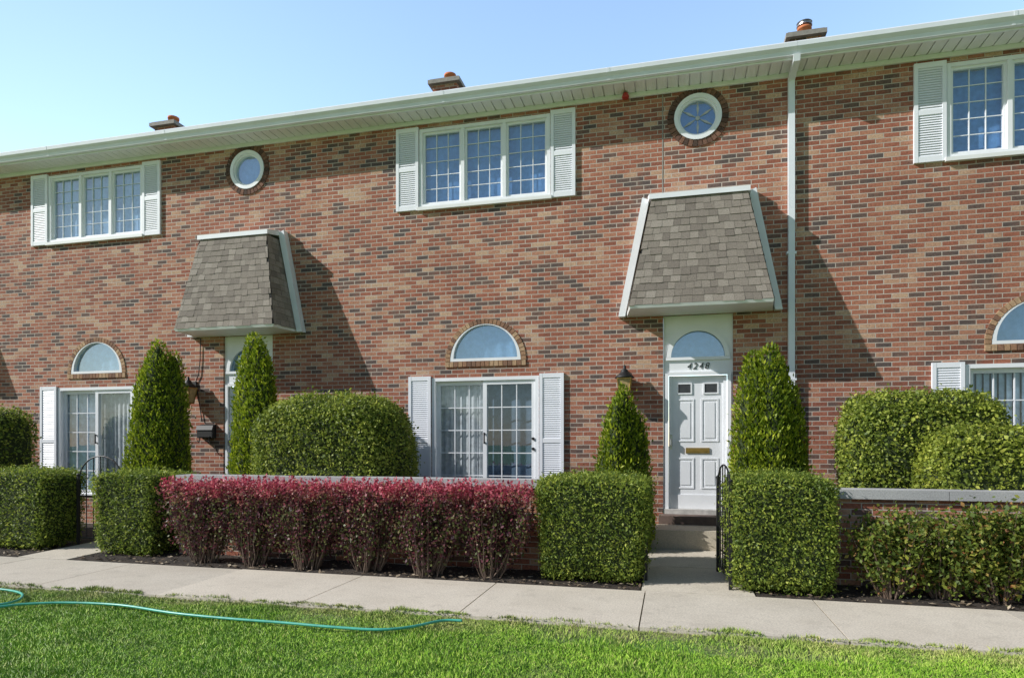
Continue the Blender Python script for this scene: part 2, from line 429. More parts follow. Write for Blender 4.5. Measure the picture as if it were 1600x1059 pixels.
def arch_window(root, mat):
    c, zb, R = -3.28, 2.83, .59
    o = arc(c, zb, R-.002)
    inner = arc(c, zb+.045, R-.058)
    w = obj('arched_window', plate(o, [inner], -.01, .09), M['white'], root)
    me = plate(arc(c, zb+.03, R-.05), [], .05, .054); obj('pane', me, M['glass'], w)
    curtain(w, c-R, c+R, zb-.02, zb+R+.02, .15, mat, .012, .2)
    m = MB(); voussoirs(m, c, zb, R+.004, R+.085, 0, 180, 30, -.014, .06)
    n = 18
    for i in range(n):
        x = c-R-.085+(2*R+.17)*i/n; m.box(x+.005, x+(2*R+.17)/n-.005, -.022, .05, zb-.088, zb-.006)
    m.build('brick_arch', M['vouss'], root)
def round_window(root, dx, star):
    zc, R = 6.335, .34
    w = obj('round_window', plate(circ(dx, zc, R), [circ(dx, zc, R-.058)], -.03, .09), M['white'], root)
    obj('inner_ring', plate(circ(dx, zc, R-.059), [circ(dx, zc, R-.088)], .0, .085), M['white'], w)
    obj('pane', plate(circ(dx, zc, R-.08), [], .045, .049), M['glass'], w)
    if star:
        m = MB(); q = star
        for k in range(6):
            a = math.radians(60*k+30); ca, sa = math.cos(a), math.sin(a); r = R-.089
            m.prism_y([(dx+ca*.03, zc+sa*.03), (dx+ca*r*.55-sa*q, zc+sa*r*.55+ca*q), (dx+ca*r, zc+sa*r), (dx+ca*r*.55+sa*q, zc+sa*r*.55-ca*q)], .033, .042)
        m.prism_y(circ(dx, zc, .032, 12), .031, .043)
        m.build('star_muntin', M['lead'], w)
    curtain(w, dx-R, dx+R, zc-R, zc+R, .14, M['curt_skyrefl'] if star else M['curt_pale'], .005, .3)
    m = MB(); voussoirs(m, dx, zc, R+.004, R+.098, 0, 360, 36, -.018, .06); m.build('brick_ring', M['ring'], root)
def shingle_face(m, bl, br, tr, tl, rows=15):
    bl, br, tr, tl = map(Vector, (bl, br, tr, tl))
    nrm = (br-bl).cross(tl-bl).normalized()
    for r in range(rows):
        t0 = r/rows; t1 = (r+1.25)/rows if r < rows-1 else 1.0
        a0 = bl.lerp(tl, t0); b0 = br.lerp(tr, t0); W = (b0-a0).length
        x = -random.random()*.15
        while x < W:
            w = random.choice((.10,.12,.14,.16)); s0 = max(0, x)/W; s1 = min(W, x+w-.003)/W; x += w
            if s1-s0 < .02: continue
            drop = random.choice((0, 0, .006, .012))
            lift = random.uniform(.008, .014)
            dn = (bl-tl).normalized()*drop
            P = lambda s, t: bl.lerp(tl, t).lerp(br.lerp(tr, t), s)
            p0 = P(s0,t0)+dn; p1 = P(s1,t0)+dn; p2 = P(s1,t1); p3 = P(s0,t1)
            n = len(m.v)
            m.v += [tuple(p0+nrm*lift), tuple(p1+nrm*lift), tuple(p2+nrm*.003), tuple(p3+nrm*.003), tuple(p0), tuple(p1)]
            m.f += [(n,n+1,n+2,n+3), (n+4,n+5,n+1,n)]
def canopy(root, dx):
    zb, zt = 3.46, 5.02
    B = [(dx-1.05,-.0,zb),(dx-.96,-.65,zb),(dx+.96,-.65,zb),(dx+1.05,-.0,zb)]
    T = [(dx-.70,-.0,zt),(dx-.66,-.40,zt),(dx+.66,-.40,zt),(dx+.70,-.0,zt)]
    m = MB()
    shingle_face(m, B[1], B[2], T[2], T[1]); shingle_face(m, B[0], B[1], T[1], T[0]); shingle_face(m, B[2], B[3], T[3], T[2])
    c = m.build('canopy', M['shingle'], root)
    MB().hexa([(dx-1.045,-.004,zb),(dx-.955,-.645,zb),(dx+.955,-.645,zb),(dx+1.045,-.004,zb)], [(dx-.695,-.004,zt),(dx-.655,-.395,zt),(dx+.655,-.395,zt),(dx+.695,-.004,zt)]).build('underlay', M['dark'], c)
    MB().hexa([(dx-1.04,-.004,zb-.045),(dx-.95,-.64,zb-.045),(dx+.95,-.64,zb-.045),(dx+1.04,-.004,zb-.045)], [(dx-1.04,-.004,zb-.002),(dx-.965,-.658,zb-.002),(dx+.965,-.658,zb-.002),(dx+1.04,-.004,zb-.002)]).build('canopy_soffit', M['cream'], c)
    t = MB()
    for s in (-1, 1):
        poly = [(dx+s*1.055,zb-.05),(dx+s*1.155,zb-.05),(dx+s*.80,zt+.15),(dx+s*.70,zt+.10)]
        if s < 0: poly = poly[::-1]
        t.prism_y(poly, -.13, -.003)
    t.hexa([(dx-.69,-.43,zt+.004),(dx+.69,-.43,zt+.004),(dx+.72,-.131,zt+.06),(dx-.72,-.131,zt+.06)], [(dx-.69,-.43,zt+.075),(dx+.69,-.43,zt+.075),(dx+.72,-.131,zt+.15),(dx-.72,-.131,zt+.15)])
    t.box(dx-.71, dx+.71, -.128, -.004, zt+.06, zt+.152)
    t.build('trim', M['white'], c)
def half_ring(cx, cz, r0, r1, y0, y1):
    return plate(arc(cx, cz, r1)+arc(cx, cz, r0)[::-1], [], y0, y1)
def entrance(root, dx, number=None):
    z0, z1 = .5, 3.412
    su = obj('door_surround', plate(rect(dx-.497, dx+.497, z0, z1), [arc(dx, 2.79, .40), rect(dx-.425, dx+.425, z0+.004, 2.535)], .04, .12), M['white'], root)
    obj('fanlight_frame', half_ring(dx, 2.79, .385, .45, .012, .0395), M['white'], su)
    m = MB().box(dx-.46, dx+.46, .012, .0395, 2.745, 2.788)
    m.box(dx-.47, dx-.42, .01, .0395, z0, 2.55); m.box(dx+.42, dx+.47, .01, .0395, z0, 2.55); m.box(dx-.42, dx+.42, .011, .0395, 2.52, 2.57)
    m.build('casing', M['white'], su)
    obj('fanlight', plate(arc(dx, 2.78, .41), [], .07, .074), M['glass'], su)
    curtain(su, dx-.45, dx+.45, 2.7, 3.3, .18, M['curt_pale'], .004, .4, 'backing')
    if number:
        cu = bpy.data.curves.new('number', 'FONT'); cu.body = number; cu.size = .135; cu.shear = .25; cu.extrude = .004; cu.align_x = 'CENTER'; cu.space_character = 1.25; cu.offset = -.0015
        me = curve_mesh(cu, lambda v: (v.x+dx, .034-v.z, v.y+2.61), False)
        obj('house_number', me, M['ink'], su)
    x0, x1 = dx-.415, dx+.415
    m = MB(); m.box(x0, x1, .085, .118, z0+.03, 2.515)
    pan = [(-.30,-.05,1.53,2.17),(.05,.30,1.53,2.17),(-.30,-.05,.83,1.29),(.05,.30,.83,1.29)]
    for a, b, c, d in pan:
        fr = .022
        m.box(dx+a, dx+b, .076, .084, c, c+fr); m.box(dx+a, dx+b, .076, .084, d-fr, d); m.box(dx+a, dx+a+fr, .0765, .084, c+fr, d-fr); m.box(dx+b-fr, dx+b, .0765, .084, c+fr, d-fr)
        m.box(dx+a+.055, dx+b-.055, .078, .084, c+.055, d-.055)
    m.box(x0, x1, .070, .084, z0+.03, .74)
    m.box(x0, x0+.05, .066, .084, .742, 2.515); m.box(x1-.05, x1, .066, .084, .742, 2.515)
    d = m.build('door', M['white'], root)
    for a, b in ((-.30,-.08), (.08,.30)):
        frame_mb(dx+a, dx+b, 2.24, 2.41, .02, .070, .083).build('lite_frame', M['white'], d)
        MB().box(dx+a+.02, dx+b-.02, .078, .083, 2.26, 2.39).build('lite_pane', M['curt_dark'], d)
    MB().box(dx-.17, dx+.17, .068, .083, 1.36, 1.44).box(dx-.13, dx+.13, .062, .067, 1.385, 1.415).build('mail_slot', M['brass'], d)
    k = MB(); k.tube([(x0+.03,.065,1.52),(x0+.03,.02,1.52)], .012); k.lathe([(.012,-.05),(.02,-.04),(.02,.04),(.012,.05)], 10, (x0+.03,.018,1.52)); k.box(x0+.012, x0+.048, .058, .066, 1.42, 1.64)
    k.build('knob', M['steel'], d)
    MB().box(dx-.48, dx+.48, -.05, .125, z0-.045, z0+.028).build('threshold', M['threshold'], d)
    MB().box(dx-.56, dx+.58, -.30, -.004, .06, .452).build('door_step', M['dstep'], root)
    MB().box(dx-.68, dx+.70, -.93, -.302, -.02, .33).build('stoop', M['stoop'], root)
def lantern(loc, label):
    t = thing('wall_lantern', label, 'lantern', loc, None)
    m = MB().box(-.05, .05, -.022, -.001, -.14, .10)
    m.tube([(0,-.02,.0),(0,-.06,.05),(0,-.12,.08),(0,-.16,.05),(0,-.16,.0)], .011, 8); m.build('bracket', M['iron'], t)
    cz = -.02
    m = MB()
    m.hexa([(-.06,-.22,cz-.26),(.06,-.22,cz-.26),(.06,-.10,cz-.26),(-.06,-.10,cz-.26)], [(-.095,-.255,cz-.02),(.095,-.255,cz-.02),(.095,-.065,cz-.02),(-.095,-.065,cz-.02)])
    m.build('glass_body', M['lampglass'], t)
    m = MB()
    for sx in (-1,1):
        for sy in (-1,1): m.tube([(sx*.063,-.16+sy*.063,cz-.27),(sx*.099,-.16+sy*.099,cz-.015)], .009, 6)
    m.box(-.07,.07,-.23,-.09,cz-.285,cz-.262); m.box(-.107,.107,-.267,-.053,cz-.018,cz+.0)
    m.lathe([(.02,-.35),(.03,-.32),(.05,-.286)], 10, (0,-.16,cz))
    m.build('brass_frame', M['brass'], t)
    m = MB().lathe([(.15,0),(.13,.03),(.07,.075),(.055,.10),(.05,.12),(.02,.14),(.025,.165),(.012,.19),(.004,.2)], 14, (0,-.16,cz+.002)); m.build('cap', M['iron'], t, True)
    return t

U = 7.65; X0 = .376
def house(k, label, style, xl, xr, offs):
    root = thing('brick_townhouse', label, 'house', (X0+k*U, 0, 0), None)
    holes = [rect(WC-WH, WC+WH, 5.37, 6.655), rect(-3.29-.89, -3.29+.89, .5, 2.57), arc(-3.28, 2.83, .59)]
    for dx in offs: holes += [circ(dx, 6.335, .34), rect(dx-.5, dx+.5, .3, 3.415)]
    obj('wall', plate(rect(xl, xr-.002, -.15, 6.84), holes, 0, .2), M['brick'], root)
    upper_window(root, style); slider(root, style)
    arch_window(root, {'mid': M['curt_pale'], 'left': M['curt_white'], 'right': M['curt_pale']}[style])
    for dx in offs:
        round_window(root, dx, 0 if style == 'left' else .018); canopy(root, dx); entrance(root, dx, '4248' if style == 'mid' else None)
    xr -= .002
    r = MB().prism_x([(-.42,6.87),(-.42,6.935),(5.6,9.0),(11.6,6.9),(11.6,6.82),(5.6,8.9)], xl, xr).build('roof', M['roof'], root)
    MB().box(xl, xr, -.398, -.375, 6.775, 6.925).build('fascia', M['white'], r)
    g = MB().prism_x([(-.402,6.80),(-.462,6.80),(-.475,6.85),(-.515,6.89),(-.52,6.945),(-.51,6.96),(-.402,6.955)], xl, xr)
    n = int((xr-xl)/2.5)
    for i in range(1, n): x = xl+i*(xr-xl)/n; g.prism_x([(-.403,6.797),(-.465,6.797),(-.478,6.85),(-.518,6.888),(-.523,6.948),(-.403,6.948)], x-.02, x+.02)
    g.build('gutter', M['gutter'], r)
    m = MB(); n = int((xr-xl)/.155)
    for i in range(n):
        x = xl+(xr-xl)*i/n; m.box(x+.008, x+(xr-xl)/n-.008, -.373, -.004, 6.80, 6.815)
    m.box(xl, xr, -.373, -.004, 6.822, 6.84)
    m.build('soffit', M['cream'], r)
    MB().box(xl, xr, -.035, -.003, 6.735, 6.798).build('frieze', M['cream'], r)
    cx, cy = -5.42, 4.3; dz = {'left': -.14, 'mid': -.08, 'right': -.18}[style]
    c = MB().box(cx-.29, cx+.29, cy-.29, cy+.29, 8.2, 9.81+dz).build('chimney', M['brick'], root)
    MB().box(cx-.38, cx+.38, cy-.38, cy+.38, 9.812+dz, 9.90+dz).box(cx-.34, cx+.34, cy-.34, cy+.34, 9.90+dz, 9.93+dz).build('chimney_cap', M['slab'], c)
    MB().lathe([(.13,9.93),(.13,10.12),(.14,10.12),(.14,10.17),(.11,10.17),(.11,10.0)], 16, (cx+.03,cy,dz)).build('flue', M['terracotta'], c, True)
    if style == 'right':
        MB().lathe([(.10,10.16),(.10,10.19),(.15,10.20),(.15,10.22),(.12,10.23),(.12,10.26),(.15,10.27),(.02,10.30)], 16, (cx+.03,cy,dz)).build('flue_cowl', M['steel'], c)
    return root
hl = house(-1, 'red brick townhouse on the left with a wall lantern and black mailbox beside its door', 'left', -14.2, 1.284, (0, -7.65))
hm = house(0, 'red brick townhouse in the middle with the white door numbered 4248', 'mid', -6.366, 1.284, (0,))
hr = house(1, 'red brick townhouse right of the white downspout, with vertical blinds in its door', 'right', -6.366, 1.284, (0,))
ds = MB().prism_x([(-.49,6.80),(-.41,6.80),(-.36,6.77),(-.012,6.73),(-.012,.12),(-.085,.12),(-.085,6.655),(-.47,6.71)], 1.237, 1.323)
for z in (4.2, 2.4): ds.box(1.215, 1.345, -.088, -.005, z, z+.03)
ds.build('downspout', M['gutter'], hm)
MB().box(-.515, -.497, -.004, .004, 5.2, 6.735).build('caulk_joint', M['slab'], hm)
a = MB(); a.lathe([(.05,0),(.055,.03),(.04,.07),(.015,.085)], 12, (-1.05,-.09,6.70)); a.box(-1.08,-1.02,-.09,-.034,6.745,6.775); a.build('alarm_light', M['red'], hm)
MB().tube([(-.96,-.02,3.40),(-.97,-.02,3.0),(-1.0,-.022,2.75),(-1.06,-.02,2.62),(-1.0,-.02,2.3),(-.93,-.02,1.9)], .008, 6).build('cable', M['iron'], hl)

lantern((X0-U-1.10, 0, 2.52), 'brass wall lantern with black cap above the black mailbox')
lantern((X0-1.06, 0, 2.50), 'wall lantern cap poking out above the small cone evergreen left of door 4248')
mb = thing('mailbox', 'black metal mailbox on the brick wall under the brass lantern', 'mailbox', (X0-U-.80, 0, 1.60), None)
MB().prism_x([(-.003,0),(-.003,.25),(-.09,.22),(-.12,.16),(-.12,.0)], -.155, .155).build('box', M['iron'], mb)
MB().hexa([(-.168,-.135,.145),(.168,-.135,.145),(.168,-.122,.145),(-.168,-.122,.145)], [(-.168,-.105,.225),(.168,-.105,.225),(.168,-.09,.232),(-.168,-.09,.232)]).box(-.12,.12,-.135,-.121,.02,.035).build('lid', M['iron'], mb)
for s in (-.10, .10):
    MB().tube([(s,-.115,.01),(s,-.115,-.05),(s,-.135,-.075),(s,-.16,-.06),(s,-.155,-.035)], .009, 6).build('scroll_hook', M['iron'], mb)

# ------------------------------------------------------------------ ground
lawn = MB().quad((-400,-400,-.03),(400,-400,-.03),(400,400,-.03),(-400,400,-.03)).build('ground', M['lawn'])
struct(lawn, 'green lawn in front of the sidewalk', 'lawn')
YS0, YS1 = -D+5.35, -D+6.69
m = MB(); xs = [-.26+1.575*i for i in range(-22, 14)]
for i in range(len(xs)-1):
    x0, x1 = xs[i]+.006, xs[i+1]-.006; dz = random.uniform(-.003,.003)
    m.hexa([(x0,YS0,-.12),(x1,YS0,-.12),(x1,YS1,-.12),(x0,YS1,-.12)], [(x0,YS0+.004,dz),(x1,YS0+.004,dz),(x1,YS1-.004,dz),(x0,YS1-.004,dz)])
struct(m.build('sidewalk', M['concrete']), 'pale concrete sidewalk along the row of townhouses', 'sidewalk')
for nm, (xa, xb) in (('walkway', (-.30, .80)), ('walkway', (-8.42, -7.62))):
    m = MB(); ya = YS1+.008
    for i, (p, q) in enumerate(((ya, -2.0), (-1.99, -.935))):
        m.hexa([(xa,p,-.12),(xb,p,-.12),(xb,q,-.12),(xa,q,-.12)], [(xa,p,.002 if i == 0 else .035),(xb,p,.002 if i == 0 else .035),(xb,q,.033 if i == 0 else .07),(xa,q,.033 if i == 0 else .07)])
    struct(m.build(nm, M['concrete']), 'short concrete walkway to the door', 'walkway')
def sheet(name, x0, x1, y0, y1, nx, ny, z, amp, mat, skip=None):
    vs = []; fs = []
    for j in range(ny+1):
        for i in range(nx+1):
            x = x0+(x1-x0)*i/nx; y = y0+(y1-y0)*j/ny
            zz = z+amp*(math.sin(x*3.1+y*2)+math.sin(x*7.3-y*5.1)*.5+random.uniform(-.6,.6))
            if j == 0: zz = min(zz, z-.012)
            vs.append((x,y,zz))
    for j in range(ny):
        for i in range(nx):
            n = j*(nx+1)+i; fs.append((n,n+1,n+nx+2,n+nx+1))
    me = bpy.data.meshes.new(name); me.from_pydata(vs,[],fs); me.update()
    return obj(name, me, mat)
for a, b in ((-16, -8.44), (-7.6, -.315), (.815, 10)):
    struct(sheet('planting_bed', a, b, YS1+.01, -.0, int((b-a)*8), 30, .0, .008, M['mulch']), 'dark mulch planting bed', 'planting bed')

def low_wall(xa, xb, label, zt):
    t = thing('low_brick_wall', label, 'wall', ((xa+xb)/2, -2.35, 0), None)
    w = (xb-xa)/2
    MB().box(-w, w, -.10, .10, -.1, zt-.10).build('wall', M['brick'], t)
    m = MB(); n = max(1, round(2*w/1.2))
    for i in range(n):
        m.box(-w-.02+(2*w+.04)*i/n+.003, -w-.02+(2*w+.04)*(i+1)/n-.003, -.15, .15, zt-.098, zt)
    m.build('cap', M['capstone'], t)
low_wall(-6.55, -1.28, 'low brick garden wall with grey stone cap behind the red barberry row', 1.075)
low_wall(1.50, 9.0, 'low brick garden wall with grey cap behind the sparse shrubs on the right', 1.02)

def gate(loc, rotz, w, label, h=1.0, arch=.3, n=6):
    t = thing('iron_gate', label, 'gate', loc, None); t.rotation_euler = (0,0,rotz)
    for x in (0, w): MB().box(x-.017, x+.017, -.017, .017, -.02, h+.05).lathe([(.022,h+.05),(.024,h+.07),(.006,h+.09)], 8, (x,0,0)).build('post', M['iron'], t)
    m = MB(); m.box(.02, w-.02, -.009, .009, .12, .14); m.box(.02, w-.02, -.009, .009, h-.25, h-.23)
    pts = [(w/2-(w/2-.02)*math.cos(math.pi*i/16), 0, h+arch*math.sin(math.pi*i/16)) for i in range(17)]
    m.tube(pts, .010, 6)
    for i in range(1, n):
        x = .02+(w-.04)*i/n; zt = h+arch*math.sqrt(max(0, 1-((x-w/2)/(w/2-.02))**2))
        m.tube([(x,0,.13),(x,0,zt)], .007, 6)
    m.build('gate_leaf', M['iron'], t)
gate((-8.43, -2.3, 0), 0, .80, 'closed black iron gate with arched top between the two clipped hedges at the left', .98, .34)
gate((.585, -2.98, 0), math.radians(94.5), .85, 'open black iron gate seen edge on beside the walkway to door 4248', 1.05, .22, 5)
gp = MB().box(-.016,.016,-.016,.016,-.02,1.0).lathe([(.022,1.0),(.024,1.02),(.006,1.04)], 8).build('gate_post', M['iron']); gp.location = (-.27, -2.75, 0)
tag(gp, 'black iron post at the right side of the square hedge left of the walkway', 'post')

# ------------------------------------------------------------------ foliage
def unit(a): return a/np.maximum(np.linalg.norm(a, axis=-1, keepdims=True), 1e-9)
def quads_obj(name, groups, mats, parent=None):
    V = np.concatenate([g for g in groups]).astype(np.float32); n = len(V)
    me = bpy.data.meshes.new(name)
    me.vertices.add(4*n); me.vertices.foreach_set('co', V.reshape(-1))
    me.loops.add(4*n); me.loops.foreach_set('vertex_index', np.arange(4*n, dtype=np.int32))
    me.polygons.add(n); me.polygons.foreach_set('loop_start', np.arange(n, dtype=np.int32)*4)
    mi = np.concatenate([np.full(len(g), i, dtype=np.int32) for i, g in enumerate(groups)])
    for mm in mats: me.materials.append(mm)
    me.polygons.foreach_set('material_index', mi)
    me.update(calc_edges=True); me.validate()
    o = bpy.data.objects.new(name, me); C.objects.link(o)
    if parent is not None: o.parent = parent
    return o
def leaf_quads(p, axis, nrm, L, W, var=.35):
    n = len(p)
    a = unit(axis); b = unit(np.cross(nrm, a)); s = (1+var*rng.normal(size=(n,1))).clip(.45,1.9)
    a = a*L*.5*s; b = b*W*.5*s
    bend = unit(np.cross(a, b))*L*.12
    return np.stack([p-a, p+b+bend*.5, p+a-bend*.3, p-b+bend*.5], 1)
def rnd(n): return unit(rng.normal(size=(n,3)))
class Lump:
    def __init__(s, amp, k=6): s.k = rng.normal(size=(6,3))*k; s.ph = rng.uniform(0,6.28,6); s.amp = amp
    def __call__(s, p): return 1+s.amp*np.sin(p@s.k.T+s.ph).sum(1,keepdims=True)/2.5
def box_surface(n, a, b, c):
    ar = np.array([a*b, a*b*.3, a*c, a*c*.6, b*c, b*c]); f = rng.choice(6, size=n, p=ar/ar.sum())
    u = rng.uniform(-1,1,(n,3)); 
    u[f==0,2] = 1; u[f==1,2] = -1; u[f==2,1] = -1; u[f==3,1] = 1; u[f==4,0] = 1; u[f==5,0] = -1
    return u*np.array([a,b,c])
def bush(name, label, cat, loc, half, n, count, L, W, mat, taper=.0, lump=.03, depth=.07, group=None, sprig=.02, rot=0, dome=0):
    a, b, c = half; h = np.array(half)
    t = thing(name, label, cat, loc, group); t.rotation_euler = (0,0,rot)
    lu = Lump(lump)
    def shape(p, k=1.0):
        s = (np.abs(p/h)**n).sum(1,keepdims=True)**(-1/n); q = p*s*lu(p*s)*k
        nr = unit(np.sign(q)*np.abs(q/h)**(n-1)/h)
        zt = (q[:,2:3]+c)/(2*c)
        q[:,:2] *= 1-taper*(1-zt.clip(0,1))
        q[:,2:3] += dome*(zt.clip(0,1))*(1-(q[:,0:1]/a)**2).clip(0,1)*1.0
        q[:,2] += c
        return q, nr
    p, nr = shape(box_surface(count, a, b, c))
    dep = np.abs(rng.normal(size=(count,1)))*depth
    p = p-nr*dep+nr*sprig*rng.exponential(size=(count,1))
    ax = unit(rnd(count)+nr*.5); lv = leaf_quads(p, ax, unit(rnd(count)*.8+nr), L, W)
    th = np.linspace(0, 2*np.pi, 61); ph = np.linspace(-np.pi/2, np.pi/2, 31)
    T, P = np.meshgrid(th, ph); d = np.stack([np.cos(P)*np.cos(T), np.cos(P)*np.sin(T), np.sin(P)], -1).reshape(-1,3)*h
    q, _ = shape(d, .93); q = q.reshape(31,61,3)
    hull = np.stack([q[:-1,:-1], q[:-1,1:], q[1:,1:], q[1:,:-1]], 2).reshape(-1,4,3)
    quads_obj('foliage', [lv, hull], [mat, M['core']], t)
    m = MB()
    for i in range(5):
        x = random.uniform(-.4,.4)*a; y = random.uniform(-.3,.3)*b
        m.tube([(x*.7,y*.7,-.03),(x,y,min(.35,c))], .022, 6)
    m.build('stem', M['stem'], t)
    return t
bush('clipped_hedge', 'dark green clipped hedge block at the far left, left of the arched iron gate', 'hedge', (-9.35,-2.42,0), (.88,.40,.55), 10, 22000, .034, .016, M['yew'], .12, .02, .05, dome=.02)
bush('clipped_hedge', 'dark green clipped hedge block between the arched iron gate and the red barberry row', 'hedge', (-7.16,-2.38,0), (.52,.47,.54), 10, 22000, .034, .016, M['yew'], .15, .022, .05, dome=.02)
bush('clipped_hedge', 'square clipped hedge at the right end of the red barberry row, left of the walkway', 'hedge', (-.85,-2.52,0), (.63,.56,.55), 10, 34000, .031, .015, M['yew'], .16, .022, .05, dome=.04)
bush('clipped_hedge', 'square clipped hedge right of the walkway and iron gate to door 4248', 'hedge', (1.08,-2.55,0), (.51,.57,.565), 10, 34000, .031, .015, M['yew'], .08, .02, .05, dome=.04)
bush('round_boxwood', 'big rounded light green boxwood behind the red barberry row and low wall', 'shrub', (X(525,8.3),-1.6,.0), (1.16,.70,1.085), 3.2, 46000, .036, .022, M['box'], .05, .02, .045, dome=.02)
bush('round_boxwood', 'tall flat topped boxwood behind the grey wall cap right of the walkway', 'shrub', (X(1432,8.45)+.10,-1.20,0), (.86,.48,1.06), 4.5, 32000, .038, .023, M['box'], .05, .028, .045)
bush('round_boxwood', 'lower boxwood at the right edge in front of the taller flat topped one', 'shrub', (X(1550,7.85)+.08,-1.84,0), (.70,.38,.84), 4.2, 24000, .038, .023, M['box2'], .05, .028, .045)
bush('round_boxwood', 'rounded boxwood cut off by the left edge of the photo', 'shrub', (X(27,8.2)-.85,-1.7,0), (.85,.6,1.07), 3.2, 14000, .045, .028, M['box'], .05, .03, .06)

def arborvitae(label, loc, cols, count, spires=5):
    t = thing('arborvitae', label, 'evergreen', loc, None)
    lv = []; hulls = []
    cols = list(cols)
    c0 = cols[0]
    for s in range(spires):
        a = 6.283*s/spires+random.random(); cx, cy, h, R, pw, bp = random.choice(cols)
        cols.append((cx+.55*R*math.cos(a), cy+.55*R*math.sin(a), h*random.uniform(.78,.96), R*.45, .5, 3.0))
    tot = sum(R*h for _,_,h,R,_,_ in cols)
    for cx, cy, h, R, pw, bp in cols:
        n = int(count*R*h/tot)
        k = rng.normal(size=(5,3))*np.array([6,6,3.]); ph = rng.uniform(0,6.28,5)
        def prof(tt): return R*((1-tt**bp).clip(0,1)**pw)*(.72+.28*np.minimum(1, tt*5))
        tt = rng.uniform(0,1,n*3); keep = rng.uniform(0,R,n*3) < prof(tt)+.04*R; tt = tt[keep][:n]; n = len(tt)
        an = rng.uniform(0,6.283,n); r = prof(tt)
        p = np.stack([cx+r*np.cos(an), cy+r*np.sin(an), tt*h], 1)
        rid = 1+.10*np.sin(p@k.T+ph).sum(1)/1.6
        rr = r*rid*(1-np.abs(rng.normal(size=n))*.13)+.015*rng.exponential(size=n)
        p[:,0] = cx+rr*np.cos(an); p[:,1] = cy+rr*np.sin(an)
        out = np.stack([np.cos(an), np.sin(an), np.zeros(n)], 1)
        ax = unit(np.array([0,0,1.])*.8+out*.45+rnd(n)*.6)
        lv.append(leaf_quads(p, ax, unit(out*.5+rnd(n)), .056, .021))
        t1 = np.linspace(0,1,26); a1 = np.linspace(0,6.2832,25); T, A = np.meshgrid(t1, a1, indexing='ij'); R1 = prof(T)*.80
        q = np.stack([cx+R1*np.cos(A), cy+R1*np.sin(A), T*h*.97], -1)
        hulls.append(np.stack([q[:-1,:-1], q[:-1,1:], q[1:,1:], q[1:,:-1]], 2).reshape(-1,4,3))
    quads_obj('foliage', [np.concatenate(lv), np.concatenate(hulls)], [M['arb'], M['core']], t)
    m = MB()
    m.tube([(c0[0],c0[1],-.03),(c0[0],c0[1],c0[2]*.9)], .035, 8, .008)
    m.build('trunk', M['stem'], t)
arborvitae('tall cone shaped evergreen left of the brass wall lantern', (X(248,9.0),-.9,0), [(0,0,3.24,.45,.62,2.4),(.15,.05,3.0,.39,.62,2.4),(-.15,0,2.95,.40,.62,2.4)], 42000, 7)
arborvitae('narrow columnar evergreen in front of the left white door', (X(397,8.8),-1.1,0), [(.0,0,3.25,.31,.5,3.0),(.14,-.05,3.08,.28,.5,3.0),(-.12,.05,3.04,.27,.5,3.0)], 36000, 6)
arborvitae('small cone shaped evergreen left of the white door 4248', (X(974,8.9),-1.0,0), [(0,0,2.33,.36,.68,1.9),(.07,0,2.10,.33,.68,2.1),(-.11,0,2.05,.34,.68,2.1)], 26000, 5)
arborvitae('two tipped evergreen between the white door 4248 and the downspout', (X(1203,8.9),-1.0,0), [(-.20,0,2.72,.28,.5,2.8),(.00,-.06,2.79,.29,.5,2.8),(.11,.04,2.62,.28,.55,2.6),(.21,.0,2.35,.27,.55,2.6)], 38000, 6)

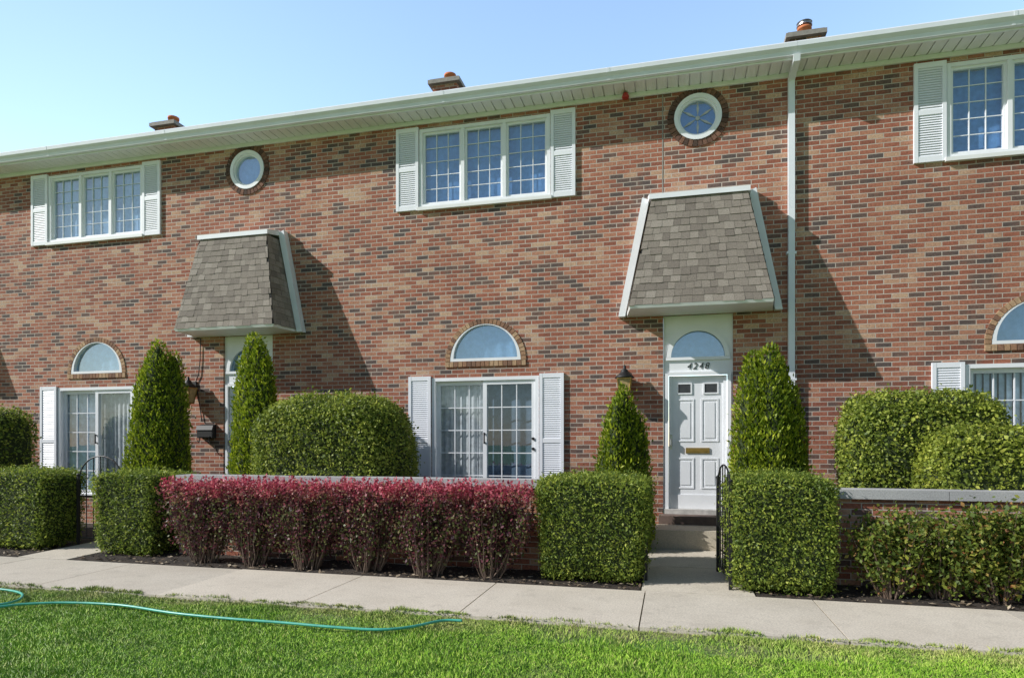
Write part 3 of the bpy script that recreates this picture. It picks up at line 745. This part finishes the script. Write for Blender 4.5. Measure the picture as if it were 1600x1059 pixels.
def twigs(m, n, base_r, spread, h, r0=.009):
    out = []
    for i in range(n):
        a = random.uniform(0,6.283); q = math.sqrt(random.random())
        ex, ey = spread[0]*q*math.cos(a), spread[1]*q*math.sin(a); ez = h*random.uniform(.72,1.0)*(1-.12*q)
        bx, by = base_r*math.cos(a)*random.random(), base_r*math.sin(a)*random.random()
        pts = []
        for k in range(6):
            t = k/5; s = t**.75
            pts.append(Vector((bx+(ex-bx)*s+random.uniform(-.015,.015)*(k>0), by+(ey-by)*s+random.uniform(-.015,.015)*(k>0), -.03+(ez+.03)*t)))
        m.tube(pts, r0*random.uniform(.7,1.2), 5, .002); out.append(pts)
    return out
def barberry(label, loc, w, h, count):
    t = thing('barberry_shrub', label, 'shrub', loc, 'row of red leaved barberry shrubs')
    m = MB(); st = twigs(m, 48, .17, (w, .27), h, .010); m.build('stem', M['stem'], t)
    arr = np.array([[tuple(q) for q in s] for s in st])
    n1 = int(count*.48); i = rng.integers(0, len(arr), n1); tt = (rng.uniform(0,1,n1)**.62*.82+.18)*5
    k = np.minimum(tt.astype(int), 4); f = (tt-k)[:,None]
    p1 = arr[i,k]*(1-f)+arr[i,np.minimum(k+1,5)]*f+rng.normal(size=(n1,3))*np.array([.06,.05,.04])
    n2 = count-n1
    u = rng.uniform(-1,1,(n2,3)); zt = rng.uniform(0,1,n2)**.68
    z = h*(.20+.80*zt); wz = .68+.32*np.minimum(1,zt*2.4)
    p2 = np.stack([u[:,0]*w*1.08*wz, u[:,1]*.28*wz, z+.022*np.sin(u[:,0]*9+loc[0]*2)*zt+.022*rng.normal(size=n2)], 1)
    kk = rng.normal(size=(5,3))*14; cl = np.sin(p2@kk.T+rng.uniform(0,6,5)).sum(1)
    p2 = p2[(cl > -.6)|(p2[:,2] > h*.86)]
    n3 = 110; q3 = []
    for _ in range(n3):
        x, y = random.uniform(-w,w), random.uniform(-.27,.27); hh = random.uniform(.03,.16)
        for s in range(8): q3.append((x+random.uniform(-.010,.010), y+random.uniform(-.010,.010), h-.04+hh*s/8))
    p = np.concatenate([p1, p2, np.array(q3)]); n = len(p)
    lv = leaf_quads(p, unit(rnd(n)+np.array([0,0,.4])), rnd(n), .034, .021)
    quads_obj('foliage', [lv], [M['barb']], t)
bx = [-5.78+.762*i for i in range(6)]
ordn = ['leftmost red leaved barberry in the clipped row before the low wall', 'second red leaved barberry from the left in the clipped row', 'third red leaved barberry from the left in the clipped row', 'fourth red leaved barberry from the left, third from the right in the row', 'fifth red leaved barberry from the left, next to last in the row', 'rightmost red leaved barberry in the row, beside the square clipped hedge']
for i, x in enumerate(bx): barberry(ordn[i], (x+random.uniform(-.04,.04), -2.95+.02*(i%2), 0), .44, random.uniform(.99,1.02), 11500)
def sparse(label, loc, w, h, count):
    t = thing('sparse_shrub', label, 'shrub', loc, 'thin shrubs before the right garden wall')
    m = MB(); st = twigs(m, 34, .09, (w, .24), h, .010); m.build('stem', M['stem'], t)
    arr = np.array([[tuple(q) for q in s] for s in st])
    i = rng.integers(0, len(arr), count); tt = (rng.uniform(0,1,count)**.7*.80+.20)*5
    k = np.minimum(tt.astype(int), 4); f = (tt-k)[:,None]
    p = arr[i,k]*(1-f)+arr[i,np.minimum(k+1,5)]*f+rng.normal(size=(count,3))*.065
    lv = leaf_quads(p, unit(rnd(count)+np.array([0,0,.3])), rnd(count), .042, .026)
    quads_obj('foliage', [lv], [M['sparse']], t)
sparse('thin leggy shrub with orange tinged leaves right beside the square hedge', (X(1388,7.0),-2.93,0), .38, .93, 4200)
sparse('second leggy shrub from the square hedge, before the right garden wall', (X(1475,7.0),-2.88,0), .36, .92, 5200)
sparse('third leggy shrub from the square hedge, before the right garden wall', (X(1560,7.0),-2.92,0), .42, .95, 7500)
sparse('leggy shrub cut off by the right edge of the photo', (X(1655,7.0),-2.9,0), .42, .95, 5000)

# ------------------------------------------------------------------ grass, litter, hose
def patch(x, y): return np.sin(x*1.7+y*2.3)+np.sin(x*3.1-y*1.9+1)*.6+np.sin(x*.8+2)*.5
nb = 440000
x = rng.uniform(-9.2, 4.0, nb); y = YS0-np.abs(rng.uniform(0, 1, nb))**1.15*2.8
y = y+.04+.035*np.sin(x*5.3)+.025*np.sin(x*13.1+1)+.02*np.sin(x*31)
thin = (y > YS0-.5)&(patch(x,y) > .35)&(rng.uniform(0,1,nb) < .7)
x, y = x[~thin], y[~thin]; nb = len(x)
hgt = rng.uniform(.012,.034,nb)*(1+.3*np.sin(x*4+y*3)+.2*np.sin(x*11-y*9)); an = rng.uniform(0,6.283,nb); lean = rng.normal(size=(nb,2))*.013
wd = .0033
zb = np.where(y > YS0, -.005, -.032)
b0 = np.stack([x-np.cos(an)*wd, y-np.sin(an)*wd, zb], 1); b1 = np.stack([x+np.cos(an)*wd, y+np.sin(an)*wd, zb], 1)
tp = np.stack([x+lean[:,0], y+lean[:,1], zb+hgt+.003], 1); md = np.stack([x+lean[:,0]*.35+np.cos(an)*wd*.8, y+lean[:,1]*.35+np.sin(an)*wd*.8, zb+hgt*.55], 1)
g = quads_obj('grass', [np.stack([b0,b1,md,tp],1)], [M['blade']]); tag(g, 'short bright green lawn grass in front of the sidewalk', 'grass', None, 'stuff')
nl = 1700
lx = rng.uniform(-13, 5, nl); ly = YS1+.0+rng.uniform(0,1,nl)**1.4*.75
ok = ~(((lx > -.32)&(lx < .83))|((lx > -8.45)&(lx < -7.6))); lx, ly = lx[ok], ly[ok]; nl = len(lx)
p = np.stack([lx, ly, np.full(nl,.018)], 1)
l = quads_obj('leaf_litter', [leaf_quads(p, rnd(nl)*np.array([1,1,.2]), np.array([0,0,1.])+rnd(nl)*.5, .05, .025)], [M['litter']]); tag(l, 'dry fallen leaves and bark bits on the dark mulch', 'leaf litter', None, 'stuff')
def smooth_path(pts, n=10):
    out = []
    for i in range(len(pts)-1):
        p0 = pts[max(i-1,0)]; p1 = pts[i]; p2 = pts[i+1]; p3 = pts[min(i+2,len(pts)-1)]
        for k in range(n):
            t = k/n
            out.append(.5*((2*p1)+(p2-p0)*t+(2*p0-5*p1+4*p2-p3)*t*t+(3*p1-p0-3*p2+p3)*t**3))
    out.append(pts[-1]); return out
hp = [G(a,b,.014) for a,b in ((-120,915),(-40,917),(10,921),(34,927),(30,936),(5,943),(-30,945),(-10,948),(40,943),(110,941),(190,945),(270,957),(360,966),(440,972),(520,979),(590,983),(640,979),(690,969),(722,969))]
ho = MB().tube(smooth_path(hp), .012, 8).build('garden_hose', M['hose'], None, True)
tag(ho, 'teal green garden hose snaking across the lawn', 'hose')

# ------------------------------------------------------------------ light, sky, camera
sun_to = Vector((-2.3,-1.0,1.62)).normalized()
ld = bpy.data.lights.new('sun', 'SUN'); ld.energy = 5.0; ld.angle = math.radians(.5); ld.color = (1,.98,.945)
lo = bpy.data.objects.new('sun', ld); C.objects.link(lo); lo.rotation_euler = (-sun_to).to_track_quat('-Z','Y').to_euler(); lo.location = (-10,-10,12)
w = bpy.data.worlds.new('World'); S.world = w; w.use_nodes = True; nt = w.node_tree
sk = nt.nodes.new('ShaderNodeTexSky'); sk.sky_type = 'NISHITA'; sk.sun_disc = False
sk.sun_elevation = math.asin(sun_to.z); sk.sun_rotation = math.atan2(sun_to.x, sun_to.y)
sk.air_density = 1.0; sk.dust_density = .3; sk.ozone_density = 2.4
tc = nt.nodes.new('ShaderNodeTexCoord'); sx = nt.nodes.new('ShaderNodeSeparateXYZ'); nt.links.new(tc.outputs['Generated'], sx.inputs[0])
mr = nt.nodes.new('ShaderNodeMapRange'); mr.interpolation_type = 'SMOOTHSTEP'; nt.links.new(sx.outputs[1], mr.inputs[0])
mr.inputs[1].default_value = -.10; mr.inputs[2].default_value = .85; mr.inputs[3].default_value = .66; mr.inputs[4].default_value = 2.6  # added gradient: sky brightened behind the houses, dimmed on the facade side
vm = nt.nodes.new('ShaderNodeVectorMath'); vm.operation = 'SCALE'; nt.links.new(sk.outputs[0], vm.inputs[0]); nt.links.new(mr.outputs[0], vm.inputs[3])
vt = nt.nodes.new('ShaderNodeVectorMath'); vt.operation = 'MULTIPLY'; nt.links.new(vm.outputs[0], vt.inputs[0]); vt.inputs[1].default_value = (1.20,1.10,1.0)
bg = nt.nodes['Background']; nt.links.new(vt.outputs[0], bg.inputs[0]); bg.inputs[1].default_value = .15
cd = bpy.data.cameras.new('camera'); co = bpy.data.objects.new('camera', cd); C.objects.link(co)
co.location = (0,-D,H); co.rotation_euler = (math.pi/2, 0, TH)
cd.sensor_width = 36; cd.lens = F/1600*36; cd.shift_y = 163.5/1600; cd.clip_end = 2000; cd.clip_start = .05
S.camera = co
S.view_settings.view_transform = 'Standard'; S.view_settings.look = 'None'; S.view_settings.exposure = 0
